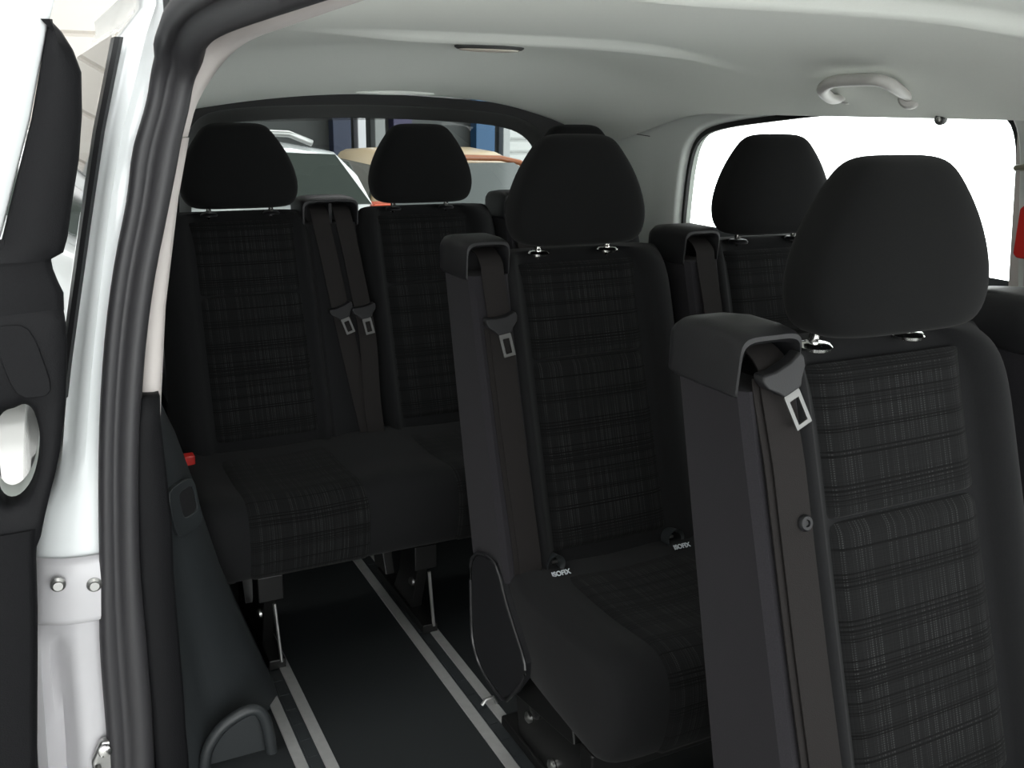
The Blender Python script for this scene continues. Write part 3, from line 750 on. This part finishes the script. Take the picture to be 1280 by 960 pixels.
post(4.02, 4.26, (.022,.017,.06), 'dark purple post behind rear window')
post(3.28, 3.50, (.008,.016,.045), 'dark navy post left of the white post')
post(5.10, 5.36, (.01,.06,.14), 'blue post beside the grey roller shutter')
def shutter(x0, x1, z1, col, label, pitch=.16, name='roller_shutter'):
    r = thing(name, label, 'shutter', ((x0+x1)/2, YB-.12, -.55)); w = (x1-x0)/2; H_ = z1+.55
    rows = []; z = 0.0
    while z < H_:
        rows += [[(-w,0,z),(w,0,z)], [(-w,-.035,z+.03),(w,-.035,z+.03)], [(-w,-.045,z+pitch*.5),(w,-.045,z+pitch*.5)], [(-w,-.035,z+pitch-.03),(w,-.035,z+pitch-.03)]]; z += pitch
    MB().grid(rows).build('slats', plain('shutter_slats', col, .45), r, angle=30)
    mb = MB(); mb.box((-w-.1,-.08,0), (-w,.06,H_)); mb.box((w,-.08,0), (w+.1,.06,H_)); mb.box((-w-.1,-.25,H_), (w+.1,.06,H_+.35))
    mb.build('guide_frame', plain('shutter_guides', (.30,.31,.31), .5), r, bevel=.01)
shutter(5.60, 7.8, 3.6, (.42,.43,.42), 'grey roller shutter of wide slats right of the blue post')
shutter(-.6, 2.1, 3.8, (.55,.52,.48), 'pale sectional garage door on the left of the back wall', .5, 'sectional_door')

# cars
def wheel(parent, x, y, z, r, axis):
    w = MB().disc((x,y,z), axis, [(r*.60,-.09),(r*.96,-.10),(r,-.07),(r,.07),(r*.96,.10),(r*.62,.09)], 28).build('wheel', M['black'], parent)
    MB().disc((x,y,z), axis, [(r*.62,-.092),(r*.60,.085),(r*.2,.10),(r*.1,.112)], 24).build('hub_cap', M['steel'], w)
def car(name, label, loc, rot, L, Wd, body_sec, cab_sec, body_m, roof_m, rear_lights, chrome=False, lampcol=(.6,.03,.02)):
    """body_sec: [(y, zlow, ztop, halfwidth)], cab_sec: [(y, ztop, half_top)] with base at belt; +y is the front"""
    r = thing(name, label, 'car', loc); r.rotation_euler = (0,0,rot)
    rings = []
    for y, zl, zt, h in body_sec:
        rings.append([(h*a, y, lerp(zl, zt, b)) for a, b in ((-.7,0),(-.93,.06),(-1,.3),(-1,.6),(-.965,.85),(-.90,.97),(-.5,1),(.5,1),(.90,.97),(.965,.85),(1,.6),(1,.3),(.93,.06),(.7,0))])
    MB().loft(rings).build('body', body_m, r, angle=50)
    rr = []
    for y, zb, zt, hb, ht in cab_sec:
        rr.append([(-hb,y,zb),(-lerp(hb,ht,.5),y,lerp(zb,zt,.5)),(-ht,y,zt-.03),(-ht*.9,y,zt-.008),(-ht*.5,y,zt),(ht*.5,y,zt),(ht*.9,y,zt-.008),(ht,y,zt-.03),(lerp(hb,ht,.5),y,lerp(zb,zt,.5)),(hb,y,zb)])
    MB().loft(rr).build('roof', roof_m, r, angle=50)
    return r, rr
def quad(parent, name, P, mat, th):
    c = sum((Vector(p) for p in P), Vector())/len(P); n = (Vector(P[1])-Vector(P[0])).cross(Vector(P[-1])-Vector(P[0])).normalized()
    MB().prism([Vector(p) for p in P], n*th, 0).build(name, mat, parent, bevel=.006)
cg = plain('car_window_glass', (.03,.04,.035), .06, spec=.8)
white = plain('car_white', (.62,.64,.64), .22, coat=.8)
suv, _ = car('car', 'white estate car with roof rails, left, behind the rear window', (.06,6.95,-.55), PI/2, 4.5, 1.84,
    [(-2.12,.45,.85,.70),(-2.08,.32,1.12,.84),(-1.85,.25,1.22,.90),(-1.2,.22,1.25,.92),(0,.20,1.22,.92),(1.0,.22,1.18,.91),(1.3,.25,1.10,.90),(1.9,.28,.98,.86),(2.15,.35,.85,.74)],
    [(-2.02,1.12,1.20,.80,.74),(-1.93,1.15,1.42,.81,.66),(-1.80,1.18,1.55,.82,.63),(-1.5,1.2,1.60,.84,.64),(-.8,1.2,1.64,.85,.66),(.1,1.19,1.62,.85,.66),(.5,1.16,1.50,.84,.65),(1.1,1.12,1.16,.82,.74)], white, white, None)
for s in (1, -1):
    q = []
    for a in ((-1.96,1.22,.845),(-1.78,1.53,.66),(-1.1,1.56,.67),(-1.1,1.24,.855)): q.append((s*(a[2]+.006), a[0], a[1]))
    quad(suv, 'side_window', q, cg, .012)
    q = [(s*(w_+.006), y, z) for y, z, w_ in ((-1.02,1.24,.855),(-1.02,1.555,.67),(-.1,1.55,.675),(-.1,1.23,.86))]; quad(suv, 'side_window', q, cg, .012)
    q = [(s*(w_+.006), y, z) for y, z, w_ in ((-.02,1.23,.86),(-.02,1.55,.675),(.45,1.44,.68),(.95,1.2,.85))]; quad(suv, 'side_window', q, cg, .012)
    MB().tube([(s*.60,-1.65,1.60),(s*.60,-1.5,1.66),(s*.61,-.6,1.70),(s*.60,.1,1.66),(s*.6,.2,1.61)], .022, 8).build('roof_rail', M['steel'], suv, angle=180)
    MB().box((s*.72-.10,-2.14,1.10) if s > 0 else (s*.72-.10,-2.14,1.10), (s*.72+.10,-1.98,1.22)).build('tail_lamp', plain('tail_lamp_red', (.55,.08,.03), .3), suv, bevel=.02)
    for y in (-1.35,1.35): wheel(suv, s*.80, y, .33, .33, (s,0,0))
quad(suv, 'rear_window', [(-.66,-2.03,1.20),(.66,-2.03,1.20),(.58,-1.90,1.48),(-.58,-1.90,1.48)], cg, -.02)
cop = plain('copper_paint', (.30,.10,.04), .3, coat=.6); cream = plain('cream_paint', (.72,.56,.36), .3, coat=.5)
vin, _ = car('car', 'small old car with cream roof and copper body, right, behind the rear window', (3.12,8.4,-.55), 0, 3.6, 1.5,
    [(-1.75,.40,.75,.52),(-1.68,.30,.90,.66),(-1.4,.25,1.02,.74),(-.6,.22,1.08,.77),(.4,.22,1.06,.77),(.9,.25,1.0,.76),(1.5,.3,.92,.70),(1.75,.4,.75,.55)],
    [(-1.42,1.02,1.06,.66,.60),(-1.28,1.04,1.26,.68,.58),(-1.10,1.06,1.41,.70,.56),(-.8,1.07,1.485,.71,.55),(-.3,1.07,1.50,.71,.55),(.2,1.06,1.47,.71,.55),(.45,1.04,1.36,.70,.56),(.85,1.0,1.06,.68,.60)], cop, cream, None)
MB().tube([(-.665,-1.45,1.07),(-.63,-1.26,1.31),(-.56,-1.16,1.405),(-.40,-1.12,1.44),(0,-1.11,1.45),(.40,-1.12,1.44),(.56,-1.16,1.405),(.63,-1.26,1.31),(.665,-1.45,1.07)], .024, 8).build('roof_band', cop, vin, angle=180)
rwq = [(-.63,-1.475,1.06),(.63,-1.475,1.06),(.595,-1.25,1.33),(.50,-1.165,1.41),(-.50,-1.165,1.41),(-.595,-1.25,1.33)]
quad(vin, 'rear_window', rwq, plain('old_car_glass', (.10,.11,.11), .1, spec=.6), -.06)
for s in (1, -1):
    q = [(s*(w_+.006), y, z) for y, z, w_ in ((-1.05,1.12,.69),(-.9,1.38,.60),(.15,1.39,.59),(.6,1.10,.69))]; quad(vin, 'side_window', q, cg, .015)
    MB().disc((s*.56,-1.72,.80), (0,-1,0), [(.07,0),(.07,.04),(.03,.06)], 20).build('tail_lamp', plain('lamp_red', (.5,.05,.03), .3), vin)
    for y in (-1.0,1.1): wheel(vin, s*.66, y, .28, .28, (s,0,0))
mb = MB().box((-.70,-1.84,.48), (.70,-1.76,.58)); mb.build('bumper', M['chrome'], vin, bevel=.02)

# ------------------------------------------------------------------ light
w = bpy.data.worlds.new('world'); bpy.context.scene.world = w; w.use_nodes = True
bg = w.node_tree.nodes['Background']; bg.inputs['Color'].default_value = (.97,1.0,.99,1); bg.inputs['Strength'].default_value = 5.5
structure(MB().box((-6,-7.2,-.55), (-5.8,2.2,4.8)).build('wall_sky_block', gp), 'unseen pale garage side wall added to hold off sky light')  # out of view, added to keep sky light from entering on the left
structure(MB().box((-6,-7.2,4.8), (5.5,YB,5.0)).build('ceiling_sky_block', gp), 'unseen pale garage ceiling added to hold off sky light')  # out of view, added to cut sky light from above
def area(name, loc, rot, sx, sy, power, col=(1,1,1)):
    l = bpy.data.lights.new(name, 'AREA'); l.shape = 'RECTANGLE'; l.size = sx; l.size_y = sy; l.energy = power; l.color = col
    o = bpy.data.objects.new(name, l); C.objects.link(o); o.location = loc; o.rotation_euler = rot; return o
for loc, p in (((-2.2,.6,4.6),150), ((1.2,-2.6,4.6),100), ((-1.5,5.0,4.6),130), ((3.0,7.2,4.6),210)):
    area('fill_light', loc, (0,0,0), 2.6, .8, p)  # unseen fill lights, added to brighten the ground, van and background

# ------------------------------------------------------------------ camera
f, psi, th, ro = 1205.4, .4653, .2805, .0147
fw = Vector((math.sin(psi)*math.cos(th), math.cos(psi)*math.cos(th), -math.sin(th)))
r = Vector((math.cos(psi), -math.sin(psi), 0)); u = r.cross(fw)
R2 = r*math.cos(ro)+u*math.sin(ro); U2 = -r*math.sin(ro)+u*math.cos(ro)
cam = bpy.data.cameras.new('camera'); cam.sensor_width = 36; cam.lens = f/1280*36; cam.clip_start = .02
co_ = bpy.data.objects.new('camera', cam); C.objects.link(co_)
m = Matrix((R2, U2, -fw)).transposed().to_4x4(); m.translation = Vector((0,0,1.30)); co_.matrix_world = m
sc = bpy.context.scene; sc.camera = co_
sc.view_settings.view_transform = 'Standard'; sc.view_settings.look = 'None'; sc.view_settings.gamma = 1; sc.view_settings.exposure = 0
try: sc.view_settings.use_curve_mapping = False
except Exception: pass
sc.cycles.max_bounces = 10; sc.cycles.diffuse_bounces = 5; sc.cycles.transparent_max_bounces = 12; sc.cycles.use_denoising = True
